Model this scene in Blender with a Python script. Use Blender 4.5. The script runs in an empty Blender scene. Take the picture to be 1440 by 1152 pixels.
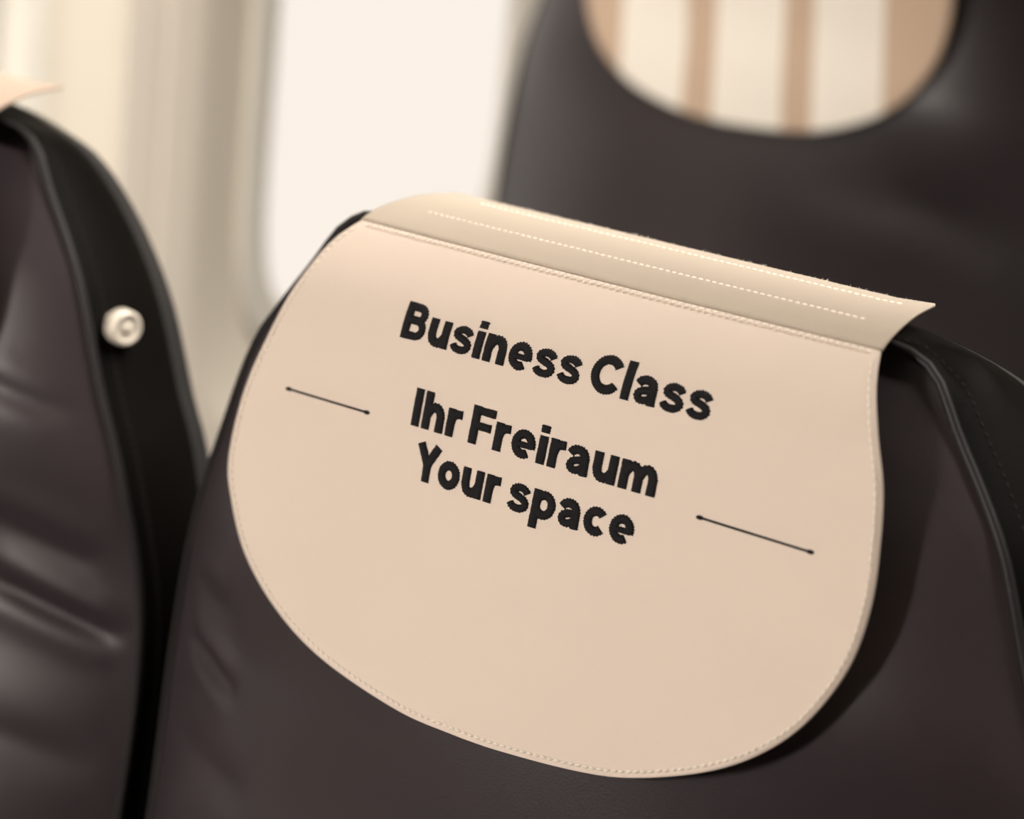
import bpy, math, random
import numpy as np
from mathutils import Vector, Matrix

random.seed(4)
rng = np.random.default_rng(7)
SC = bpy.context.scene
COL = SC.collection

# ------------------------------------------------------------------ camera
HEAD_Z = 1.12                       # height of the headrest centre above the floor
YAW, PITCH, ROLL = 0.7059, 0.338, 0.0058
FPX = 4594.9
cam_data = bpy.data.cameras.new('camera')
cam_data.sensor_width = 36.0
cam_data.lens = FPX * 36.0 / 1440.0
cam_data.dof.use_dof = True
cam_data.dof.focus_distance = 1.295
cam_data.dof.aperture_fstop = 5.4
cam_data.clip_start = 0.05
cam_ob = bpy.data.objects.new('camera', cam_data)
COL.objects.link(cam_ob)
_F = Vector((-math.sin(YAW) * math.cos(PITCH), math.cos(YAW) * math.cos(PITCH), -math.sin(PITCH)))
_R = Vector((math.cos(YAW), math.sin(YAW), 0))
_U = _R.cross(_F)
_R2 = _R * math.cos(ROLL) + _U * math.sin(ROLL)
_U2 = _U * math.cos(ROLL) - _R * math.sin(ROLL)
m = Matrix((_R2, _U2, -_F)).transposed().to_4x4()
m.translation = Vector((0.78707, -0.93524, 0.44278 + HEAD_Z))
cam_ob.matrix_world = m
SC.camera = cam_ob

# ------------------------------------------------------------------ world, lights, exposure
world = bpy.data.worlds.new('world')
SC.world = world
world.use_nodes = True
bg = world.node_tree.nodes['Background']
bg.inputs[0].default_value = (0.945, 0.862, 0.775, 1)
bg.inputs[1].default_value = 1.10

def area_light(name, loc, target, size, size_y, power, color):
    d = bpy.data.lights.new(name, 'AREA')
    d.shape = 'RECTANGLE'; d.size = size; d.size_y = size_y
    d.energy = power; d.color = color
    o = bpy.data.objects.new(name, d)
    COL.objects.link(o)
    o.location = loc
    o.rotation_euler = (Vector(target) - Vector(loc)).to_track_quat('-Z', 'Y').to_euler()
    return o
# added unseen fill lights: one brightens the sidewall, one lights the covers from ahead
wash = area_light('window_side_wash_light', (-0.37, 0.3, 2.0), (-0.86, 0.3, 1.08), 0.10, 6.0, 36.0, (1.0, 0.94, 0.86))
wash.data.spread = math.radians(68)
area_light('forward_row_light', (-0.62, -2.65, 1.88), (-0.1, 0.1, 1.05), 0.3, 0.5, 72.0, (1.0, 0.94, 0.87))

vs = SC.view_settings
vs.view_transform = 'Standard'
vs.look = 'None'
vs.gamma = 1.0
vs.use_curve_mapping = False
vs.exposure = 0.0

# ------------------------------------------------------------------ materials
def new_mat(name):
    mt = bpy.data.materials.new(name)
    mt.use_nodes = True
    return mt, mt.node_tree, mt.node_tree.nodes['Principled BSDF']

def add_bump(nt, bsdf, scale, strength, dist=0.001, detail=4, coord='Object'):
    tc = nt.nodes.new('ShaderNodeTexCoord')
    nz = nt.nodes.new('ShaderNodeTexNoise')
    nz.inputs['Scale'].default_value = scale
    nz.inputs['Detail'].default_value = detail
    bp = nt.nodes.new('ShaderNodeBump')
    bp.inputs['Strength'].default_value = strength
    bp.inputs['Distance'].default_value = dist
    nt.links.new(tc.outputs[coord], nz.inputs['Vector'])
    nt.links.new(nz.outputs['Fac'], bp.inputs['Height'])
    nt.links.new(bp.outputs['Normal'], bsdf.inputs['Normal'])
    return tc, nz, bp

def vary(nt, bsdf, tc, c1, c2, scale):
    nz = nt.nodes.new('ShaderNodeTexNoise')
    nz.inputs['Scale'].default_value = scale
    nz.inputs['Detail'].default_value = 3
    mx = nt.nodes.new('ShaderNodeMix'); mx.data_type = 'RGBA'
    mx.inputs[6].default_value = (*c1, 1); mx.inputs[7].default_value = (*c2, 1)
    nt.links.new(tc.outputs['Object'], nz.inputs['Vector'])
    nt.links.new(nz.outputs['Fac'], mx.inputs[0])
    nt.links.new(mx.outputs[2], bsdf.inputs['Base Color'])
    return mx

def simple(name, c1, c2=None, rough=0.5, spec=0.5, bump=None, vscale=20, metal=0.0, sheen=0.0):
    mt, nt, b = new_mat(name)
    b.inputs['Roughness'].default_value = rough
    b.inputs['Specular IOR Level'].default_value = spec
    b.inputs['Metallic'].default_value = metal
    if sheen:
        b.inputs['Sheen Weight'].default_value = sheen
    bs = bump or (300, 0.1, 0.0005)
    tc, nz, bp = add_bump(nt, b, *bs)
    vary(nt, b, tc, c1, c2 or tuple(x * 0.9 for x in c1), vscale)
    return mt

M = {}
M['leather'] = simple('plum_grey_leather', (0.033, 0.0245, 0.0275), (0.0285, 0.0213, 0.0238), 0.40, 0.42, (900, 0.25, 0.0004))
M['bolster'] = simple('black_leather', (0.0042, 0.0034, 0.0028), (0.0034, 0.0028, 0.0023), 0.6, 0.05, (900, 0.25, 0.0004))
M['piping'] = simple('piping_leather', (0.018, 0.0155, 0.0155), None, 0.5, 0.25)
M['thread_dark'] = simple('dark_grey_thread', (0.022, 0.020, 0.019), None, 0.8, 0.05)
M['shell'] = simple('charcoal_plastic', (0.02, 0.019, 0.019), None, 0.5, 0.4)
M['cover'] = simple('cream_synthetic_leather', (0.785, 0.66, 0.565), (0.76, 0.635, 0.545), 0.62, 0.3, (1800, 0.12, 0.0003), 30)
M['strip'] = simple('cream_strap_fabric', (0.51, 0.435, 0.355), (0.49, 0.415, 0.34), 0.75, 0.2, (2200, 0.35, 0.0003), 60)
M['thread_cream'] = simple('cream_thread', (0.95, 0.85, 0.74), None, 0.8, 0.1)
M['thread_black'] = simple('black_embroidery_thread', (0.013, 0.012, 0.014), (0.007, 0.0065, 0.0075), 0.65, 0.2, (2600, 0.8, 0.0006), 900)
M['cover_plain'] = simple('tan_synthetic_leather', (0.50, 0.385, 0.305), None, 0.62, 0.3)
M['panel'] = simple('sidewall_plastic', (0.83, 0.755, 0.655), (0.81, 0.735, 0.635), 0.55, 0.3, (60, 0.03, 0.0005), 5)
M['bezel'] = simple('window_bezel_plastic', (0.95, 0.90, 0.80), None, 0.5, 0.3)
M['surround'] = simple('grey_beige_surround_plastic', (0.86, 0.785, 0.665), (0.84, 0.765, 0.65), 0.55, 0.3, (60, 0.03, 0.0005), 5)
M['ceiling'] = simple('ceiling_lining', (0.58, 0.54, 0.48), None, 0.7, 0.2)
M['button'] = simple('satin_nickel', (0.88, 0.79, 0.67), None, 0.4, 0.5, metal=0.15)
M['carpet'] = simple('dark_carpet', (0.05, 0.045, 0.05), (0.03, 0.028, 0.032), 0.95, 0.1, (400, 0.8, 0.002), 80)
M['metal'] = simple('grey_painted_metal', (0.25, 0.24, 0.23), None, 0.45, 0.5)
M['cushion'] = M['leather']

# striped cover: cream printed bars on tan, boundaries measured across the cloth
STRIPES = [(-0.1145, -0.0518), (-0.0224, 0.0416), (0.0676, 0.1271)]
def striped():
    mt, nt, b = new_mat('tan_cloth_with_cream_bars')
    b.inputs['Roughness'].default_value = 0.65
    b.inputs['Specular IOR Level'].default_value = 0.25
    tc, nz, bp = add_bump(nt, b, 1500, 0.1, 0.0003)
    sep = nt.nodes.new('ShaderNodeSeparateXYZ')
    nt.links.new(tc.outputs['Object'], sep.inputs[0])
    # the bars run a little askew to the cloth
    sk = nt.nodes.new('ShaderNodeMath'); sk.operation = 'MULTIPLY_ADD'
    sk.inputs[1].default_value = 0.21; sk.inputs[2].default_value = -0.21 * (HEAD_Z - 0.083)
    nt.links.new(sep.outputs[2], sk.inputs[0])
    xx = nt.nodes.new('ShaderNodeMath'); xx.operation = 'ADD'
    nt.links.new(sep.outputs[0], xx.inputs[0]); nt.links.new(sk.outputs[0], xx.inputs[1])
    tot = None
    for a, c in STRIPES:
        g = nt.nodes.new('ShaderNodeMath'); g.operation = 'GREATER_THAN'; g.inputs[1].default_value = a
        l = nt.nodes.new('ShaderNodeMath'); l.operation = 'LESS_THAN'; l.inputs[1].default_value = c
        nt.links.new(xx.outputs[0], g.inputs[0]); nt.links.new(xx.outputs[0], l.inputs[0])
        mu = nt.nodes.new('ShaderNodeMath'); mu.operation = 'MULTIPLY'
        nt.links.new(g.outputs[0], mu.inputs[0]); nt.links.new(l.outputs[0], mu.inputs[1])
        if tot is None: tot = mu
        else:
            ad = nt.nodes.new('ShaderNodeMath'); ad.operation = 'ADD'
            nt.links.new(tot.outputs[0], ad.inputs[0]); nt.links.new(mu.outputs[0], ad.inputs[1])
            tot = ad
    mx = nt.nodes.new('ShaderNodeMix'); mx.data_type = 'RGBA'
    mx.inputs[6].default_value = (0.58, 0.425, 0.315, 1)
    mx.inputs[7].default_value = (0.90, 0.84, 0.755, 1)
    nt.links.new(tot.outputs[0], mx.inputs[0])
    nt.links.new(mx.outputs[2], b.inputs['Base Color'])
    return mt
M['striped'] = striped()

def pane_mat():
    mt = bpy.data.materials.new('window_pane_acrylic'); mt.use_nodes = True
    nt = mt.node_tree; nt.nodes.clear()
    out = nt.nodes.new('ShaderNodeOutputMaterial')
    mix = nt.nodes.new('ShaderNodeMixShader')
    tr = nt.nodes.new('ShaderNodeBsdfTransparent'); tr.inputs[0].default_value = (0.985, 0.985, 0.985, 1)
    gl = nt.nodes.new('ShaderNodeBsdfGlossy'); gl.inputs['Roughness'].default_value = 0.05
    mix.inputs[0].default_value = 0.02
    nt.links.new(tr.outputs[0], mix.inputs[1]); nt.links.new(gl.outputs[0], mix.inputs[2])
    nt.links.new(mix.outputs[0], out.inputs[0])
    return mt
M['pane'] = pane_mat()

# ------------------------------------------------------------------ helpers
def mesh_obj(name, verts, faces, mat, parent=None, smooth=True):
    me = bpy.data.meshes.new(name)
    me.from_pydata([tuple(map(float, v)) for v in verts], [], [tuple(map(int, f_)) for f_ in faces])
    me.validate()
    if smooth:
        me.polygons.foreach_set('use_smooth', [True] * len(me.polygons))
    me.materials.append(mat)
    me.update()
    o = bpy.data.objects.new(name, me)
    COL.objects.link(o)
    if parent is not None: o.parent = parent
    return o

def empty(name, loc):
    o = bpy.data.objects.new(name, None)
    o.empty_display_size = 0.05
    COL.objects.link(o)
    o.location = loc
    return o

def tag(o, label=None, cat=None, group=None, kind=None):
    if label: o['label'] = label
    if cat: o['category'] = cat
    if group: o['group'] = group
    if kind: o['kind'] = kind
    return o

def copy_tree(o, parent=None):
    c = o.copy(); COL.objects.link(c)
    c.parent = parent
    for ch in list(o.children): copy_tree(ch, c)
    return c

def grid_faces(nr, nc, off=0, wrap=False):
    fs = []
    for i in range(nr - 1):
        for j in range(nc if wrap else nc - 1):
            k = (j + 1) % nc
            fs.append((off + i * nc + j, off + i * nc + k, off + (i + 1) * nc + k, off + (i + 1) * nc + j))
    return fs

def grid_normals(P):
    du = np.gradient(P, axis=1); dv = np.gradient(P, axis=0)
    n = np.cross(du, dv)
    l = np.linalg.norm(n, axis=2, keepdims=True)
    return n / np.maximum(l, 1e-12)

def catmull(pts, n):
    """smooth curve through pts, resampled to n points equally spaced along its length"""
    P = np.asarray(pts, float)
    Q = np.vstack([2 * P[0] - P[1], P, 2 * P[-1] - P[-2]])
    out = []
    for i in range(1, len(Q) - 2):
        p0, p1, p2, p3 = Q[i - 1], Q[i], Q[i + 1], Q[i + 2]
        for t in np.linspace(0, 1, 24, endpoint=False):
            out.append(.5 * ((2 * p1) + (-p0 + p2) * t + (2 * p0 - 5 * p1 + 4 * p2 - p3) * t * t + (-p0 + 3 * p1 - 3 * p2 + p3) * t ** 3))
    out.append(P[-1])
    out = np.array(out)
    return resample(out, n)

def resample(out, n):
    d = np.r_[0, np.cumsum(np.linalg.norm(np.diff(out, axis=0), axis=1))]
    s = np.linspace(0, d[-1], n)
    return np.stack([np.interp(s, d, out[:, k]) for k in range(out.shape[1])], 1)

def tube(path, r, seg=8, closed=False):
    P = np.asarray(path, float); n = len(P)
    T = np.gradient(P, axis=0); T /= np.maximum(np.linalg.norm(T, axis=1, keepdims=True), 1e-12)
    ref = np.array([0.31, -0.9, 0.3]); V = []
    for p, t in zip(P, T):
        a = np.cross(t, ref); a /= np.linalg.norm(a); b = np.cross(t, a)
        for k in range(seg):
            an = 2 * math.pi * k / seg
            V.append(p + r * (math.cos(an) * a + math.sin(an) * b))
    F_ = grid_faces(n, seg, 0, True)
    F_.append(tuple(range(seg))[::-1]); F_.append(tuple(range((n - 1) * seg, n * seg)))
    return V, F_

def rounded_box(c, s, r=0.03, seg=4):
    """box with rounded edges: superellipsoid-like shell on a cube grid"""
    V, F_ = [], []
    idx = {}
    n = 2 * seg + 2
    hx = np.array(s) / 2
    def coord(i):
        # 0..n-1 -> -1..1, dense near the ends
        half = n // 2
        if i < half: a = math.pi / 2 * i / seg; return (-1, -math.cos(a))
        a = math.pi / 2 * (n - 1 - i) / seg; return (1, math.cos(a))
    for face in range(6):
        ax = face // 2; sg = -1 if face % 2 == 0 else 1
        u, w = [(1, 2), (2, 0), (0, 1)][ax]
        base = len(V)
        for i in range(n):
            for j in range(n):
                su, cu = coord(i); sw, cw = coord(j)
                d = np.zeros(3); core = np.zeros(3)
                core[ax] = sg * (hx[ax] - r); core[u] = su * (hx[u] - r); core[w] = sw * (hx[w] - r)
                ou = math.tan(math.asin(max(-1, min(1, cu))) / 2) * 2 if False else cu
                d[ax] = sg; d[u] = ou; d[w] = cw
                d /= np.linalg.norm(d)
                V.append(np.array(c) + core + r * d)
        for i in range(n - 1):
            for j in range(n - 1):
                q = (base + i * n + j, base + (i + 1) * n + j, base + (i + 1) * n + j + 1, base + i * n + j + 1)
                F_.append(q if sg > 0 else q[::-1])
    return V, F_

# ------------------------------------------------------------------ cabin structure
WX0, WZ0, WLEAN = -0.82, HEAD_Z - 0.285, math.tan(math.radians(7))
def wall_pt(y, z, depth=0.0):
    """point on the sidewall, which leans inboard as it rises; depth > 0 goes outboard"""
    return (WX0 + WLEAN * (z - WZ0) - depth, y, z)

Y0, Y1, XR, ZC = -3.2, 3.8, 2.75, 2.12
def slab(x0, x1, y0, y1, z0, z1):
    V = [(x, y, z) for z in (z0, z1) for x, y in ((x0, y0), (x1, y0), (x1, y1), (x0, y1))]
    return V, [(3, 2, 1, 0), (4, 5, 6, 7), (0, 1, 5, 4), (1, 2, 6, 5), (2, 3, 7, 6), (3, 0, 4, 7)]
for nm_, dims, mt_ in (('ceiling', (-0.75, XR, Y0, Y1, ZC, ZC + 0.04), 'ceiling'), ('wall_right', (XR, XR + 0.04, Y0, Y1, 0, ZC), 'panel'),
                       ('wall_front', (-0.95, XR, Y0 - 0.04, Y0, 0, ZC), 'panel'), ('wall_back', (-0.95, XR, Y1, Y1 + 0.04, 0, ZC), 'panel')):
    o_ = mesh_obj(nm_, *slab(*dims), M[mt_], None, False)
    tag(o_, 'cream cabin ' + nm_.replace('wall_', '') + (' bulkhead' if nm_ in ('wall_front', 'wall_back') else ' lining'), nm_.split('_')[0], kind='structure')
fl_v, fl_f = slab(-0.95, XR, Y0, Y1, -0.03, 0)
flo = mesh_obj('floor', fl_v, fl_f, M['carpet'], None, False)
tag(flo, 'dark carpeted cabin floor under the seats', 'floor', kind='structure')

PZ0, PZ1 = 0.55, 1.62
def strip_box(y0, y1, z0, z1, th):
    V = []
    for d in (0, th):
        V += [wall_pt(y0, z0, d), wall_pt(y1, z0, d), wall_pt(y1, z1, d), wall_pt(y0, z1, d)]
    return V, [(0, 1, 2, 3), (7, 6, 5, 4), (0, 4, 5, 1), (1, 5, 6, 2), (2, 6, 7, 3), (3, 7, 4, 0)]
V, F_ = strip_box(Y0, Y1, 0.0, PZ0 - 0.004, 0.04)
V2, F2 = strip_box(Y0, Y1, PZ1 + 0.004, 2.16, 0.04)
F_ += [tuple(i + 8 for i in q) for q in F2]; V += V2
wall = mesh_obj('wall_left', V, F_, M['panel'], None, False)
tag(wall, 'cream cabin sidewall leaning inward beside the window seats', 'wall', kind='structure')

WIN_PITCH = 0.533
WIN_W, WIN_H, WIN_ZC = 0.285, 0.385, HEAD_Z - 0.300 + 0.1925
def rrect(cy, cz, w, h, r, n=96):
    """rounded rectangle as n points by angle"""
    out = []
    for k in range(n):
        a = 2 * math.pi * k / n
        # superellipse: full, rounded aircraft-window outline
        e = r
        c, s = math.cos(a), math.sin(a)
        out.append((cy + w / 2 * math.copysign(abs(c) ** (2 / e), c), cz + h / 2 * math.copysign(abs(s) ** (2 / e), s)))
    return out
def rect_loop(y0, y1, z0, z1, cy, cz, n=96):
    out = []
    for k in range(n):
        a = 2 * math.pi * k / n
        c, s = math.cos(a), math.sin(a)
        t = min((y1 - cy) / c if c > 1e-9 else (y0 - cy) / c if c < -1e-9 else 1e9,
                (z1 - cz) / s if s > 1e-9 else (z0 - cz) / s if s < -1e-9 else 1e9)
        out.append((cy + c * t, cz + s * t))
    # pull the nearest points onto the four corners
    for yc in (y0, y1):
        for zc in (z0, z1):
            j = min(range(n), key=lambda q: (out[q][0] - yc) ** 2 + (out[q][1] - zc) ** 2)
            out[j] = (yc, zc)
    return out
def loops_mesh(loops):
    V = [p for L in loops for p in L]
    return V, [f_[::-1] for f_ in grid_faces(len(loops), len(loops[0]), 0, True)]

WIN_NAMES = {-1: 'bright cabin window beside the leftmost seat, cut by the photo edge',
             0: 'bright white cabin window between the left seat and the rear seat'}
WCY = 0.822
for i, kw in enumerate(range(-7, 6)):
    cy = WCY + kw * WIN_PITCH
    cz = WIN_ZC
    g = 0.0006
    y0, y1 = cy - WIN_PITCH / 2 + g, cy + WIN_PITCH / 2 - g
    L = []
    L.append([wall_pt(y, z, 0.03) for y, z in rect_loop(y0, y1, PZ0, PZ1, cy, cz)])
    L.append([wall_pt(y, z, 0.002) for y, z in rect_loop(y0, y1, PZ0, PZ1, cy, cz)])
    L.append([wall_pt(y, z, 0.0) for y, z in rect_loop(y0 + 0.002, y1 - 0.002, PZ0 + 0.002, PZ1 - 0.002, cy, cz)])
    L.append([wall_pt(y, z, 0.0) for y, z in rect_loop(y0 + 0.006, y1 - 0.006, PZ0 + 0.006, PZ1 - 0.006, cy, cz)])
    for ex, d in ((0.182, 0.0), (0.174, 0.0), (0.172, 0.0004), (0.171, 0.002), (0.171, 0.01)):
        L.append([wall_pt(y, z, d) for y, z in rrect(cy, cz, WIN_W + ex, WIN_H + ex, 5)])
    V, F_ = loops_mesh(L)
    p = mesh_obj('sidewall_panel', V, F_, M['panel'], wall)
    # window: bezel ring and pane
    we = empty('window_%d' % (i + 1), wall_pt(cy, cz - WIN_H / 2, 0.05))
    tag(we, WIN_NAMES.get(kw), 'window', kind='structure')
    wo = Vector(we.location)
    # dished grey-beige surround, then the paler bezel ring
    for nm_, rings, mt_ in (('window_surround', ((0.1700, 0.010), (0.1700, 0.0025), (0.1690, 0.0015), (0.166, 0.0022), (0.060, 0.0150), (0.056, 0.0157), (0.0555, 0.020)), 'surround'),
                            ('window_frame', ((0.0550, 0.022), (0.0550, 0.0125), (0.0535, 0.0110), (0.0500, 0.0108), (0.012, 0.0110), (0.004, 0.0125), (0.0, 0.017), (0.0, 0.040)), 'bezel')):
        L = [[Vector(wall_pt(y, z, d)) - wo for y, z in rrect(cy, cz, WIN_W + ex, WIN_H + ex, 5)] for ex, d in rings]
        V, F_ = loops_mesh(L)
        mesh_obj(nm_, V, F_, M[mt_], we)
    V = []
    for d in (0.028, 0.032):
        V += [Vector(wall_pt(y, z, d)) - wo for y, z in rrect(cy, cz, WIN_W + 0.004, WIN_H + 0.004, 5)]
    N_ = 96
    F_ = [tuple(range(N_))[::-1], tuple(range(N_, 2 * N_))] + grid_faces(2, N_, 0, True)
    mesh_obj('pane', V, F_, M['pane'], we, False)

# ------------------------------------------------------------------ seats
REC = 0.2995
SR, CR = math.sin(REC), math.cos(REC)
KK = 0.5783                         # gentle crosswise curvature of the backrest
def W(x, v, n):
    """seat frame (across, up the backrest, back from its face) to the seat's own axes"""
    return np.stack([x + 0 * v, v * SR + n * CR + 0 * x, HEAD_Z + v * CR - n * SR + 0 * x], -1)

def toproll(v):
    return 0.022 * np.clip((v - 0.025) / 0.05, 0, 1.3) ** 2

SEAM = [(.240, -.72, .092), (.240, -.45, .092), (.242, -.25, .086), (.241, -.15, .077), (.228, -.086, .062), (.211, -.04, .051), (.196, 0, .044),
        (.182, .022, .042), (.167, .042, .040), (.157, .057, .039), (.150, .0640, .039), (.137, .0690, .036), (.11, .0700, .033), (.05, .0703, .030), (0, .0705, .030)]
BACK = [(.240, -.72, .155), (.240, -.45, .150), (.242, -.25, .140), (.240, -.15, .126), (.226, -.072, .108), (.213, -.04, .101), (.196, 0, .094),
        (.178, .028, .088), (.160, .049, .082), (.141, .0635, .078), (.118, .0715, .075), (.095, .0765, .075), (.07, .0785, .076), (.035, .0790, .076), (0, .0790, .076)]
NH = 110
def full(path):
    h = catmull(path, NH)
    return np.vstack([h, (h * [-1, 1, 1])[::-1][1:]])       # from lower right over the top to lower left
seam_c = full(SEAM)
# the centre seat's bolster is fuller at one upper corner and flatter at the other
BACK_FULL = BACK[:6] + [(.207, 0, .099), (.194, .030, .097), (.181, .048, .094), (.165, .061, .090), (.140, .0705, .084), (.108, .0765, .078), (.07, .0785, .076), (.035, .0790, .076), (0, .0790, .076)]
BACK_FLAT = BACK[:6] + [(.195, -.002, .093), (.175, .022, .086), (.156, .042, .079), (.135, .0515, .075), (.112, .0625, .073), (.088, .0705, .074), (.06, .0780, .076), (.035, .0790, .076), (0, .0790, .076)]
def full2(right, left):
    r, l = catmull(right, NH), catmull(left, NH) * [-1, 1, 1]
    return np.vstack([r, l[::-1][1:]])
_h = catmull(SEAM, 800)
def half_width(v): return np.interp(v, _h[:, 1], _h[:, 0])
def seam_n(v): return np.interp(v, _h[:, 1], _h[:, 2])

def crease(X, V, p, q, depth, width):
    """a soft fold along p-q in the leather"""
    p, q = np.array(p), np.array(q)
    d = q - p; L = np.linalg.norm(d); d = d / L
    t = ((X - p[0]) * d[0] + (V - p[1]) * d[1]) / L
    o = -(X - p[0]) * d[1] + (V - p[1]) * d[0]
    along = np.clip(1 - np.abs(2 * t - 1) ** 3, 0, 1) * (t > 0) * (t < 1)
    return depth * along * (np.exp(-(o / width) ** 2) - 0.75 * np.exp(-((o - 2.2 * width) / (1.6 * width)) ** 2) - 0.4 * np.exp(-((o + 2.2 * width) / (1.6 * width)) ** 2))

def front_n(X, V, swell_v, swell_a):
    a = np.maximum(half_width(V), 1e-6)
    top = toproll(V) + .011 * np.clip((V + .02) / .07, 0, 1.2) ** 2       # falls away behind the cover
    Pa = .5 * KK * a * a + top
    q = np.abs(X) / a
    # lumbar and pillow swell lower on the back
    swell = -swell_a * np.exp(-((V - swell_v) / 0.085) ** 2) * (1 - q ** 2)
    neck = 0.010 * np.exp(-((V + 0.20) / 0.075) ** 2) * (1 - q ** 4)
    # the back is fuller and rounder below the headrest
    t = np.clip((-.055 - V) / .085, 0, 1); rnd = 0.95 * t * t * (3 - 2 * t)
    Pa = Pa + .5 * 2 * rnd * a * a
    return .5 * KK * X * X + rnd * X * X + top + (seam_n(V) - Pa) * q ** 5 + swell + neck

def build_seat(creases, pucker=1.0, swell_v=-.36, swell_a=.004, paths=(BACK, BACK)):
    back_c = full2(*paths)
    seat = empty('airline_seat', (0, 0, 0))
    # front panel
    vs_ = np.r_[np.linspace(-.70, -.26, 30, endpoint=False), np.linspace(-.26, .06, 120, endpoint=False), np.linspace(.06, .0705, 22)]
    us = np.sin(np.linspace(-math.pi / 2, math.pi / 2, 121))
    us = .5 * us + .5 * np.linspace(-1, 1, 121)
    VV = np.repeat(vs_[:, None], len(us), 1)
    XX = half_width(VV) * us[None, :]
    NN = front_n(XX, VV, swell_v, swell_a)
    edge = np.clip((1 - np.abs(us)) / 0.06, 0, 1)[None, :]
    for c in creases: NN = NN + edge * crease(XX, VV, *c)
    P = W(XX, VV, NN)
    mesh_obj('front_panel', P.reshape(-1, 3), grid_faces(*P.shape[:2]), M['leather'], seat)
    # wrap-round side bolster from the seam to the shell edge
    nseg = 16
    rows = []
    cen = np.array([0, -0.25])
    for k in range(nseg + 1):
        t = k / nseg
        c = seam_c * (1 - t) + back_c * t
        out = np.stack([np.sign(c[:, 0]) * np.minimum(1, np.abs(c[:, 0]) / .06), np.clip((c[:, 1] - .02) / .06, 0, 1) * np.clip(np.abs(c[:, 0]) / .15, 0, 1) ** 4], 1)
        out /= np.maximum(np.linalg.norm(out, axis=1, keepdims=True), 1.0)
        out *= np.clip(np.abs(c[:, :1]) / .15, 0, 1) ** 3
        b = 0.0050 * math.sin(math.pi * t) ** 0.8
        # gathered leather at the upper corners
        ang = np.arctan2(c[:, 1] - .02, np.abs(c[:, 0]))
        g = np.exp(-((np.abs(c[:, 0]) - .142) / .018) ** 2) * np.clip((c[:, 1] - .05) / .015, 0, 1)
        b = b + pucker * 0.0040 * g * np.sin(c[:, 0] * 900 + 9 * t) * math.sin(math.pi * min(1, 1.3 * t + .12))
        c = c.copy(); c[:, :2] += out * b[:, None]
        rows.append(W(c[:, 0], c[:, 1], c[:, 2]))
    R = np.array(rows)
    mesh_obj('side_bolster', R.reshape(-1, 3), grid_faces(*R.shape[:2]), M['bolster'], seat)
    # piping in the seam, set slightly proud
    pc = seam_c.copy(); pc[:, 2] -= 0.0005
    V_, F_ = tube(W(pc[:, 0], pc[:, 1], pc[:, 2]), 0.0022, 8)
    mesh_obj('piping', V_, F_, M['piping'], seat)
    # top-stitching on the bolster, parallel to the seam
    line = resample(R[3] + (R[3] - R[8]) * 0.0, 420)
    cenp = W(np.array(0.), np.array(-.1), np.array(.05))
    V_, F_ = stitches(line, 0.0042, 0.0026, 0.0006, lambda p: unit(p - cenp))
    st = mesh_obj('stitching', V_, F_, M['thread_dark'], seat); tag(st, kind='stuff')
    # moulded back shell
    rows = []
    for sc_, dn in ((1.0, 0.0), (0.995, 0.012), (0.96, 0.024), (0.85, 0.030), (0.4, 0.032), (0.0, 0.032)):
        c = back_c.copy()
        c[:, 0] *= sc_; c[:, 1] = -.3 + (c[:, 1] + .3) * (sc_ if sc_ > .84 else .85 + (sc_ - .85) * .1); c[:, 2] += dn
        rows.append(W(c[:, 0], c[:, 1], c[:, 2]))
    R2 = np.array(rows)
    mesh_obj('back_shell', R2.reshape(-1, 3), grid_faces(*R2.shape[:2]), M['shell'], seat)
    # seat cushion and pedestal, below the picture
    V_, F_ = rounded_box((0, -0.33, 0.42), (0.46, 0.50, 0.13), 0.045)
    mesh_obj('seat_cushion', V_, F_, M['cushion'], seat)
    V_, F_ = rounded_box((0, -0.30, 0.33), (0.44, 0.46, 0.05), 0.015)
    mesh_obj('seat_pan', V_, F_, M['metal'], seat)
    for sx in (-.17, .17):
        V_, F_ = rounded_box((sx, -0.28, 0.153), (0.04, 0.30, 0.306), 0.012)
        mesh_obj('leg', V_, F_, M['metal'], seat)
    return seat

def unit(a):
    a = np.asarray(a, float)
    return a / max(np.linalg.norm(a), 1e-12)

def stitches(line, pitch, length, rad, nfun):
    """little raised stitches along a polyline, as one mesh"""
    d = np.r_[0, np.cumsum(np.linalg.norm(np.diff(line, axis=0), axis=1))]
    V_, F_ = [], []
    s = pitch / 2
    while s + length / 2 < d[-1]:
        a = np.array([np.interp(s - length / 2, d, line[:, k]) for k in range(3)])
        b = np.array([np.interp(s + length / 2, d, line[:, k]) for k in range(3)])
        t = unit(b - a); n = nfun((a + b) / 2); w = unit(np.cross(n, t)); n = np.cross(t, w)
        base = len(V_)
        for f_, r in ((0, .25), (.3, 1), (.7, 1), (1, .25)):
            c = a + (b - a) * f_
            for k in range(5):
                an = math.pi * k / 4
                V_.append(c + w * math.cos(an) * rad * (r if r < 1 else 1) + n * (math.sin(an) * rad * r * 0.9))
        F_ += grid_faces(4, 5, base)
        s += pitch
    return V_, F_

MID_CREASES = [((-.220, -.140), (-.163, -.153), .0035, .0045), ((-.215, -.112), (-.17, -.118), .0012, .006), ((-.225, -.185), (-.14, -.194), .0012, .008)]
WIN_CREASES = [((.165, -.140), (.236, -.158), .0038, .005), ((.165, -.110), (.222, -.125), .0014, .0055), ((.155, -.046), (.205, -.058), .0014, .005),
               ((.13, -.21), (.232, -.222), .002, .010)]
FAR_CREASES = [((.13, -.12), (.2, -.16), .001, .012)]

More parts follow.
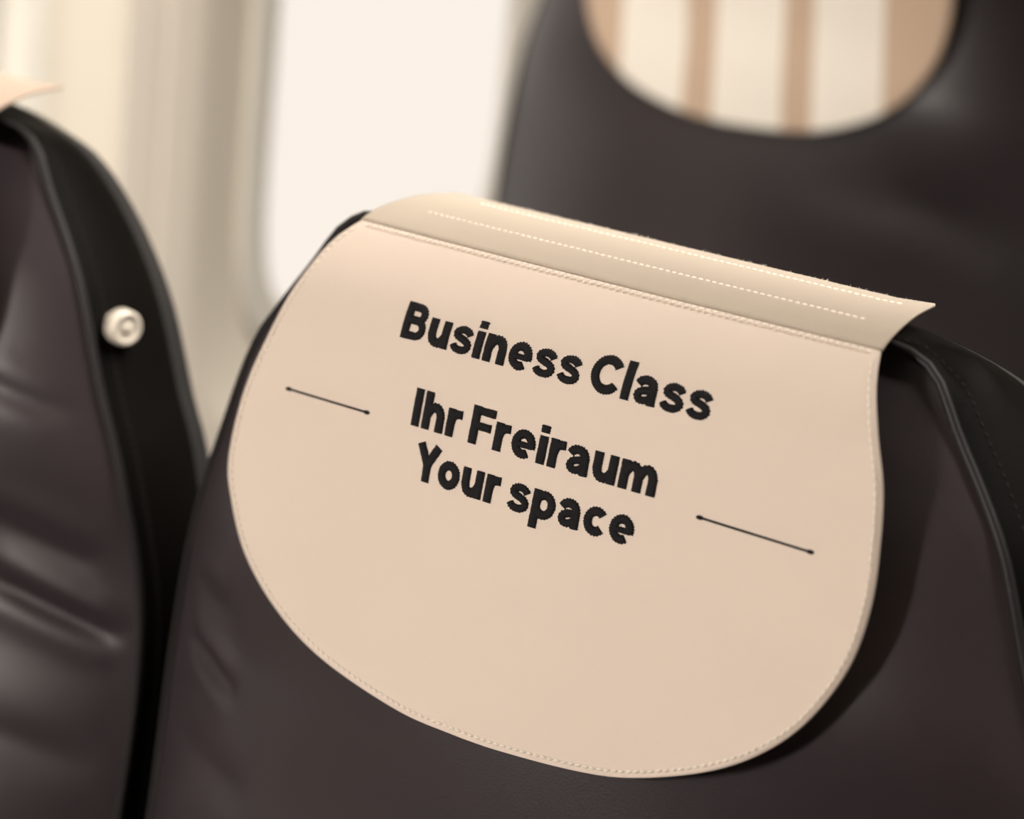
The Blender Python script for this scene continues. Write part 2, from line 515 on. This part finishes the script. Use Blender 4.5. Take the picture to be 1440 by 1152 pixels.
seat_mid = build_seat(MID_CREASES, 1.0, paths=(BACK_FULL, BACK_FLAT))
tag(seat_mid, 'dark leather airline seat under the cover lettered Business Class', 'seat', 'airline seats')
seat_win = build_seat(WIN_CREASES, 0.4, -.27, .022)
seat_win.location = (-0.505, 0, 0)
tag(seat_win, 'dark leather airline seat at the far left with a metal button', 'seat', 'airline seats')
seat_far = build_seat(FAR_CREASES, 0.4)
seat_far.location = (-0.485, 0.80, 0)
tag(seat_far, 'blurred dark airline seat in the rear row wearing the striped cover', 'seat', 'airline seats')
# the aisle seat of the same row, just right of the picture
seat_aisle = copy_tree(seat_far)
seat_aisle.location = (0.50, 0, 0)
tag(seat_aisle, 'dark airline seat on the aisle, right of the lettered one', 'seat', 'airline seats')

# the row ahead, out of the picture behind the camera's side of the row
seat_ahead = copy_tree(seat_far); seat_ahead.location = (0, -0.80, 0)
tag(seat_ahead, 'dark airline seat in the middle of the row ahead', 'seat', 'airline seats')

# metal button on the left seat's side
def button():
    prof = [(r, h) for h, r in [(0, .0060), (.004, .0060), (.0045, .0085), (.0105, .0085), (.0118, .0078), (.0120, .0066), (.0112, .0058), (.0112, .0022), (.0120, .0016), (.0120, 0.0)]]
    V_ = []
    seg = 32
    for r, h in prof:
        for k in range(seg):
            a = 2 * math.pi * k / seg
            V_.append((h, r * math.cos(a), r * math.sin(a)))
    return V_, grid_faces(len(prof), seg, 0, True)
V_, F_ = button()
bt = mesh_obj('button', V_, F_, M['button'], seat_win)
bt['label'] = 'round satin metal button'
bp_ = W(np.array(.2035), np.array(-.011), np.array(.060))
bt.location = tuple(bp_)
bt.rotation_euler = (0, 0, math.radians(-12))

# ------------------------------------------------------------------ headrest covers
EDGE_L = [(-.124, .0685), (-.1325, .0578), (-.1395, .0407), (-.150, .0167), (-.160, -.0134), (-.162, -.0437), (-.1556, -.061), (-.140, -.0823), (-.1143, -.1005), (-.0823, -.1134), (-.0366, -.1218), (.0, -.1230)]
EDGE_R = [(.139, .0685), (.145, .0556), (.1525, .0409), (.1607, .0212), (.1650, -.0021), (.1665, -.0259), (.1626, -.05), (.1501, -.074), (.1325, -.0916), (.11, -.1046), (.0794, -.1154), (.0529, -.1198), (.0174, -.1225), (.0, -.1230)]
TH = 0.0016
def cover_n(X, V):
    """the cloth hangs nearly flat across the headrest, standing off at its edges"""
    dent = 0.0040 * np.exp(-((X + .062) / .034) ** 2 - ((V + .066) / .040) ** 2)
    lift = 0.0012 * np.exp(-((X - .035) / .03) ** 2 - ((V + .085) / .035) ** 2)
    return .5 * KK * X * X + toproll(V) - 0.0042 + dent - lift

def shell(P, th, flip=False):
    """thick sheet from a grid of points"""
    nr, nc = P.shape[:2]
    N_ = grid_normals(P)
    if flip: N_ = -N_
    A = P.reshape(-1, 3); B = (P - N_ * th).reshape(-1, 3)
    V_ = np.vstack([A, B]); n = nr * nc
    F_ = grid_faces(nr, nc)
    F_ = F_ + [tuple(i + n for i in q[::-1]) for q in F_]
    rim = [j for j in range(nc)] + [i * nc + nc - 1 for i in range(1, nr)] + [(nr - 1) * nc + j for j in range(nc - 2, -1, -1)] + [i * nc for i in range(nr - 2, 0, -1)]
    for a, b in zip(rim, rim[1:] + rim[:1]):
        F_.append((b, a, a + n, b + n))
    return V_, F_

def on_cover(s, v, off=0.0):
    """point on the cloth face; off > 0 stands proud of it"""
    s = np.asarray(s, float); v = np.asarray(v, float)
    return W(s, v, cover_n(s, v) - off)

def build_cover(mat, strip_mat, label, origin, full_detail=False):
    cov = empty('headrest_cover', origin)
    tag(cov, label, 'headrest cover', 'headrest covers')
    eL = catmull(EDGE_L, 600); eR = catmull(EDGE_R, 600)
    t = np.linspace(0, math.pi / 2, 70)
    vs_ = -.1230 + (.0685 + .1230) * (1 - np.cos(t)) ** 1.0
    vs_[0] = -.12297
    # widths by height (edges sorted upward)
    def width(e, v):
        o = np.argsort(e[:, 1]); return np.interp(v, e[o, 1], e[o, 0])
    xl = width(eL, vs_); xr = width(eR, vs_)
    u = np.linspace(0, 1, 81)
    XX = xl[:, None] * (1 - u) + xr[:, None] * u
    VV = np.repeat(vs_[:, None], len(u), 1)
    P = on_cover(XX, VV)
    Vv, F_ = shell(P, TH)
    mesh_obj('cover_panel', Vv, F_, mat, cov)
    # fastening strip folded back over the top of the headrest
    prof = catmull([(.0, .0), (.1, .20), (.3, .47), (.62, .78), (1.0, 1.0)], 14)
    rows = []
    us = np.linspace(0, 1, 260)
    n0l = float(cover_n(np.array(-.124), np.array(.0685))); 
    for k, (a, b) in enumerate(prof):
        x = (-.125 - .002 * math.sin(math.pi * a)) * (1 - us) + (.140 - .016 * a) * us
        v = .0682 + (.0850 - .0682) * b + 0 * us
        nst = cover_n(x, np.full_like(x, .0685)) - .0006
        n = nst * (1 - a) + (.0745) * a
        # the corners are clipped round at the back and the right end lifts
        x = x + 0.0 * a
        rows.append(W(x, v + .0012 * np.clip((us - .93) / .07, 0, 1) * a, n + (.0006 * rng.standard_normal(len(us)) if k == len(prof) - 1 and full_detail else 0)))
    S = np.array(rows)
    Vv, F_ = shell(S, TH * 0.9)
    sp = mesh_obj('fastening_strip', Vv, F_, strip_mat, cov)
    if not full_detail:
        return cov
    sp['label'] = 'stitched hook-and-loop strip folded over the top edge'
    nf = lambda p: np.array([0, -CR, SR])
    V_all, F_all = [], []
    def add(vf):
        o = len(V_all); V_all.extend(vf[0]); F_all.extend([tuple(i + o for i in q) for q in vf[1]])
    # hem stitches along the curved edge
    def hem(e, v_max):
        e = e[e[:, 1] < v_max]
        tng = np.gradient(e, axis=0); nrm = np.stack([-tng[:, 1], tng[:, 0]], 1); nrm /= np.linalg.norm(nrm, axis=1, keepdims=True)
        cen = np.array([0, -.02])
        sg = np.sign(((cen - e) * nrm).sum(1))
        q = e + nrm * sg[:, None] * 0.0024
        return on_cover(q[:, 0], q[:, 1], 0.0002)
    loop = np.vstack([eL, eR[::-1][1:]])
    add(stitches(hem(loop, .066), 0.0034, 0.0026, 0.00062, nf))
    # seam along the fold, then the two long rows of the strip with their left return
    sx = np.linspace(-.120, .137, 300)
    add(stitches(on_cover(sx, np.full_like(sx, .0668), 0.0004), 0.0033, 0.0027, 0.0006, nf))
    nup = lambda p: np.array([0, -.45, .89])
    N_ = grid_normals(S)
    def strip_line(fa, fb, row):
        i = np.linspace(fa, fb, 240) * 259
        j = row * (len(prof) - 1)
        j0 = int(j); w = j - j0
        r = (S[j0] * (1 - w) + S[min(j0 + 1, len(prof) - 1)] * w) + N_[j0] * 0.0002
        return np.stack([np.interp(i, np.arange(260), r[:, k]) for k in range(3)], 1)
    add(stitches(strip_line(.085, .945, .40), 0.0033, 0.0027, 0.0005, nup))
    add(stitches(strip_line(.10, .965, .84), 0.0033, 0.0027, 0.0005, nup))
    st = mesh_obj('stitching', V_all, F_all, M['thread_cream'], cov); tag(st, kind='stuff')
    # loose fibres along the raw back edge of the strip
    V_all, F_all = [], []
    for k in range(420):
        c = S[-1][random.randrange(4, 252)] + np.array([random.uniform(-.0005, .0005), 0, -.0008])
        d = unit(np.array([random.uniform(-1, 1), random.uniform(.1, .9), random.uniform(-.1, .9)])) * random.uniform(.0008, .0022)
        w = unit(np.cross(d, [.3, .2, .9])) * .00012; h2 = unit(np.cross(w, d)) * .00012
        o = len(V_all)
        V_all += [c - w, c + w, c + h2, c + d]
        F_all += [(o, o + 1, o + 3), (o + 1, o + 2, o + 3), (o + 2, o, o + 3)]
    fr_ = mesh_obj('frayed_edge', V_all, F_all, M['thread_cream'], cov); tag(fr_, kind='stuff')
    return cov

cov_mid = build_cover(M['cover'], M['strip'], 'cream headrest cover embroidered Business Class Ihr Freiraum Your space', (0, 0, 0), True)
cov_win = build_cover(M['cover_plain'], M['cover_plain'], 'plain tan headrest cover at the left photo edge, only its tip showing', (-0.503, 0, 0.005))
cov_far = build_cover(M['striped'], M['striped'], 'tan headrest cover with wide cream bars on the rear seat', (-0.475, 0.80, HEAD_Z * 0.11 + 0.007))
cov_far.scale = (0.89, 0.89, 0.89)

# ------------------------------------------------------------------ embroidery
def arc(cx, cy, rx, ry, a0, a1, n=40):
    a = np.radians(np.linspace(a0, a1, n))
    return np.stack([cx + rx * np.cos(a), cy + ry * np.sin(a)], 1)
def ln(*p): return resample(np.array(p, float), 24)
def cr(*p): return catmull(p, 60)
X_ = .74
SWD = .24
h_ = SWD / 2
def arch(x0, x1):
    w = x1 - x0
    return np.vstack([cr((x0 + .02, .42), (x0 + .12 * w / .42, .575), (x0 + .24 * w / .42, .628), (x1 - .06, .565), (x1, .42)), [(x1, .2), (x1, 0)]])
GLYPH = {
 'I': (.235, [ln((h_, 0), (h_, 1))]),
 'l': (.235, [ln((h_, 0), (h_, 1))]),
 'i': (.235, [ln((h_, 0), (h_, .725)), ln((h_, .805), (h_, 1.0))]),
 'h': (.66, [ln((h_, 0), (h_, 1)), arch(h_, .54)]),
 'n': (.66, [ln((h_, 0), (h_, X_)), arch(h_, .54)]),
 'm': (1.0, [ln((h_, 0), (h_, X_)), arch(h_, .50), arch(.50, .88)]),
 'r': (.43, [ln((h_, 0), (h_, X_)), cr((h_ + .02, .40), (.19, .55), (.29, .615), (.43, .625))]),
 'u': (.66, [ln((.54, 0), (.54, X_)), np.vstack([[(h_, X_), (h_, .5)], cr((h_, .32), (.18, .165), (.31, .11), (.44, .165), (.53, .32))])]),
 'o': (.69, [arc(.345, .37, .227, .262, 0, 360, 60)]),
 'c': (.65, [arc(.345, .37, .227, .262, 42, 318, 60)]),
 'e': (.68, [ln((.13, .35), (.60, .35)), arc(.345, .37, .227, .262, -14, 306, 60)]),
 'a': (.66, [np.vstack([cr((.10, .50), (.17, .60), (.31, .632), (.45, .58), (.515, .45)), [(.52, .25), (.53, .0)]]),
             cr((.51, .40), (.36, .375), (.18, .32), (.125, .205), (.20, .11), (.33, .11), (.44, .17), (.50, .27))]),
 's': (.64, [cr((.545, .515), (.48, .60), (.34, .645), (.20, .615), (.125, .54), (.165, .455), (.30, .405), (.43, .36), (.525, .285), (.53, .185), (.44, .112), (.30, .094), (.16, .125), (.085, .215))]),
 'p': (.69, [ln((h_, -.27), (h_, X_)), arc(.345, .37, .227, .262, 0, 360, 60)]),
 'B': (.76, [ln((h_, 0), (h_, 1)), np.vstack([[(h_, .885), (.38, .885)], arc(.42, .71, .17, .175, 90, -90, 20), [(.38, .535), (h_, .535)]]),
             np.vstack([[(h_, .535), (.40, .535)], arc(.43, .325, .205, .21, 90, -90, 24), [(.40, .115), (h_, .115)]])]),
 'C': (.84, [arc(.45, .5, .335, .39, 36, 324, 60)]),
 'F': (.68, [ln((h_, 0), (h_, 1)), ln((h_, .885), (.67, .885)), ln((h_, .49), (.60, .49))]),
 'Y': (.80, [ln((.115, 1.0), (.40, .46)), ln((.685, 1.0), (.40, .46)), ln((.40, .50), (.40, 0))]),
}
THIN = {('e', 0): .62, ('B', 1): .86, ('B', 2): .86, ('F', 1): .86, ('F', 2): .86, ('a', 1): .80, ('a', 0): .93, ('s', 0): .80, ('e', 1): .93, ('c', 0): .95, ('o', 0): .97, ('p', 1): .92, ('C', 0): .97, ('r', 1): .9}
GAP, SPACE = .085, .29
KERN = {'Yo': -.10, 'Fr': -.03, 'ra': -.02}

def letter_mesh(ch, x0, base, cap, xs):
    V_, F_ = [], []
    for gi, path in enumerate(GLYPH[ch][1]):
        P = np.asarray(path, float)
        L = np.linalg.norm(np.diff(P, axis=0), axis=1).sum()
        P = resample(P, max(6, int(L / .028)))
        closed = np.linalg.norm(P[0] - P[-1]) < 1e-6
        T = np.gradient(P, axis=0)
        if closed: T[0] = T[-1] = P[1] - P[-2]
        T /= np.linalg.norm(T, axis=1, keepdims=True)
        nr = np.stack([-T[:, 1], T[:, 0]], 1)
        hw = SWD / 2 * THIN.get((ch, gi), 1.0)
        base_i = len(V_)
        lanes = ((-1, 0.0), (-.96, .0004), (-.5, .0007), (0, .0008), (.5, .0007), (.96, .0004), (1, 0.0))
        rows = list(range(len(P)))
        if not closed: rows = [0] + rows + [len(P) - 1]          # squared ends
        for k, i in enumerate(rows):
            p, n_ = P[i], nr[i]
            jag = (.014 * (1 if i % 2 else -1) + random.uniform(-.006, .006))
            end = k in (0, len(rows) - 1) and not closed
            for f_, hgt in lanes:
                e = hw * f_ + (jag if f_ < -.9 else -jag if f_ > .9 else 0)
                q = p + n_ * e
                hh = 0.0 if end else hgt + (.0001 if i % 2 else 0)
                V_.append(on_cover(x0 + q[0] * cap * xs, base + q[1] * cap, hh + .0001))
        F_ += grid_faces(len(rows), len(lanes), base_i)
    return V_, F_

def write_line(text, xa, xb, base, cap):
    tot = 0
    for i, c in enumerate(text):
        tot += SPACE if c == ' ' else GLYPH[c][0]
        if i < len(text) - 1 and c != ' ' and text[i + 1] != ' ': tot += GAP + KERN.get(text[i:i + 2], 0)
    xs = (xb - xa) / (tot * cap)
    x = xa
    for i, c in enumerate(text):
        if c == ' ': x += SPACE * cap * xs; continue
        V_, F_ = letter_mesh(c, x, base, cap, xs)
        o = mesh_obj('embroidered_letter', V_, F_, M['thread_black'], cov_mid)
        x += GLYPH[c][0] * cap * xs
        if i < len(text) - 1 and text[i + 1] != ' ': x += (GAP + KERN.get(text[i:i + 2], 0)) * cap * xs
write_line('Business Class', -.0752, .0832, .0263, .0153)
write_line('Ihr Freiraum', -.0603, .0664, -.0073, .0156)
write_line('Your space', -.0545, .0604, -.0284, .0154)

# thin embroidered rules either side, each ending in a small knot
for (xa, xb, va, vb) in ((-.1328, -.0855, -.0082, -.0078), (.0884, .138, -.0097, -.0106)):
    s = np.linspace(xa, xb, 40); v = np.linspace(va, vb, 40)
    V_, F_ = tube(on_cover(s, v, .0002), .00048, 8)
    r = mesh_obj('embroidered_rule', V_, F_, M['thread_black'], cov_mid)
    for q in (0, -1):
        prof = [(a, math.sin(a)) for a in np.linspace(0, math.pi, 7)]
        c = on_cover(s[q], v[q], .0003); kv = []
        for a, rr in prof:
            for k in range(10):
                b = 2 * math.pi * k / 10
                kv.append(c + np.array([.0017 * -math.cos(a), .0009 * rr * math.cos(b), .0009 * rr * math.sin(b)]))
        mesh_obj('knot', kv, grid_faces(7, 10, 0, True), M['thread_black'], r)
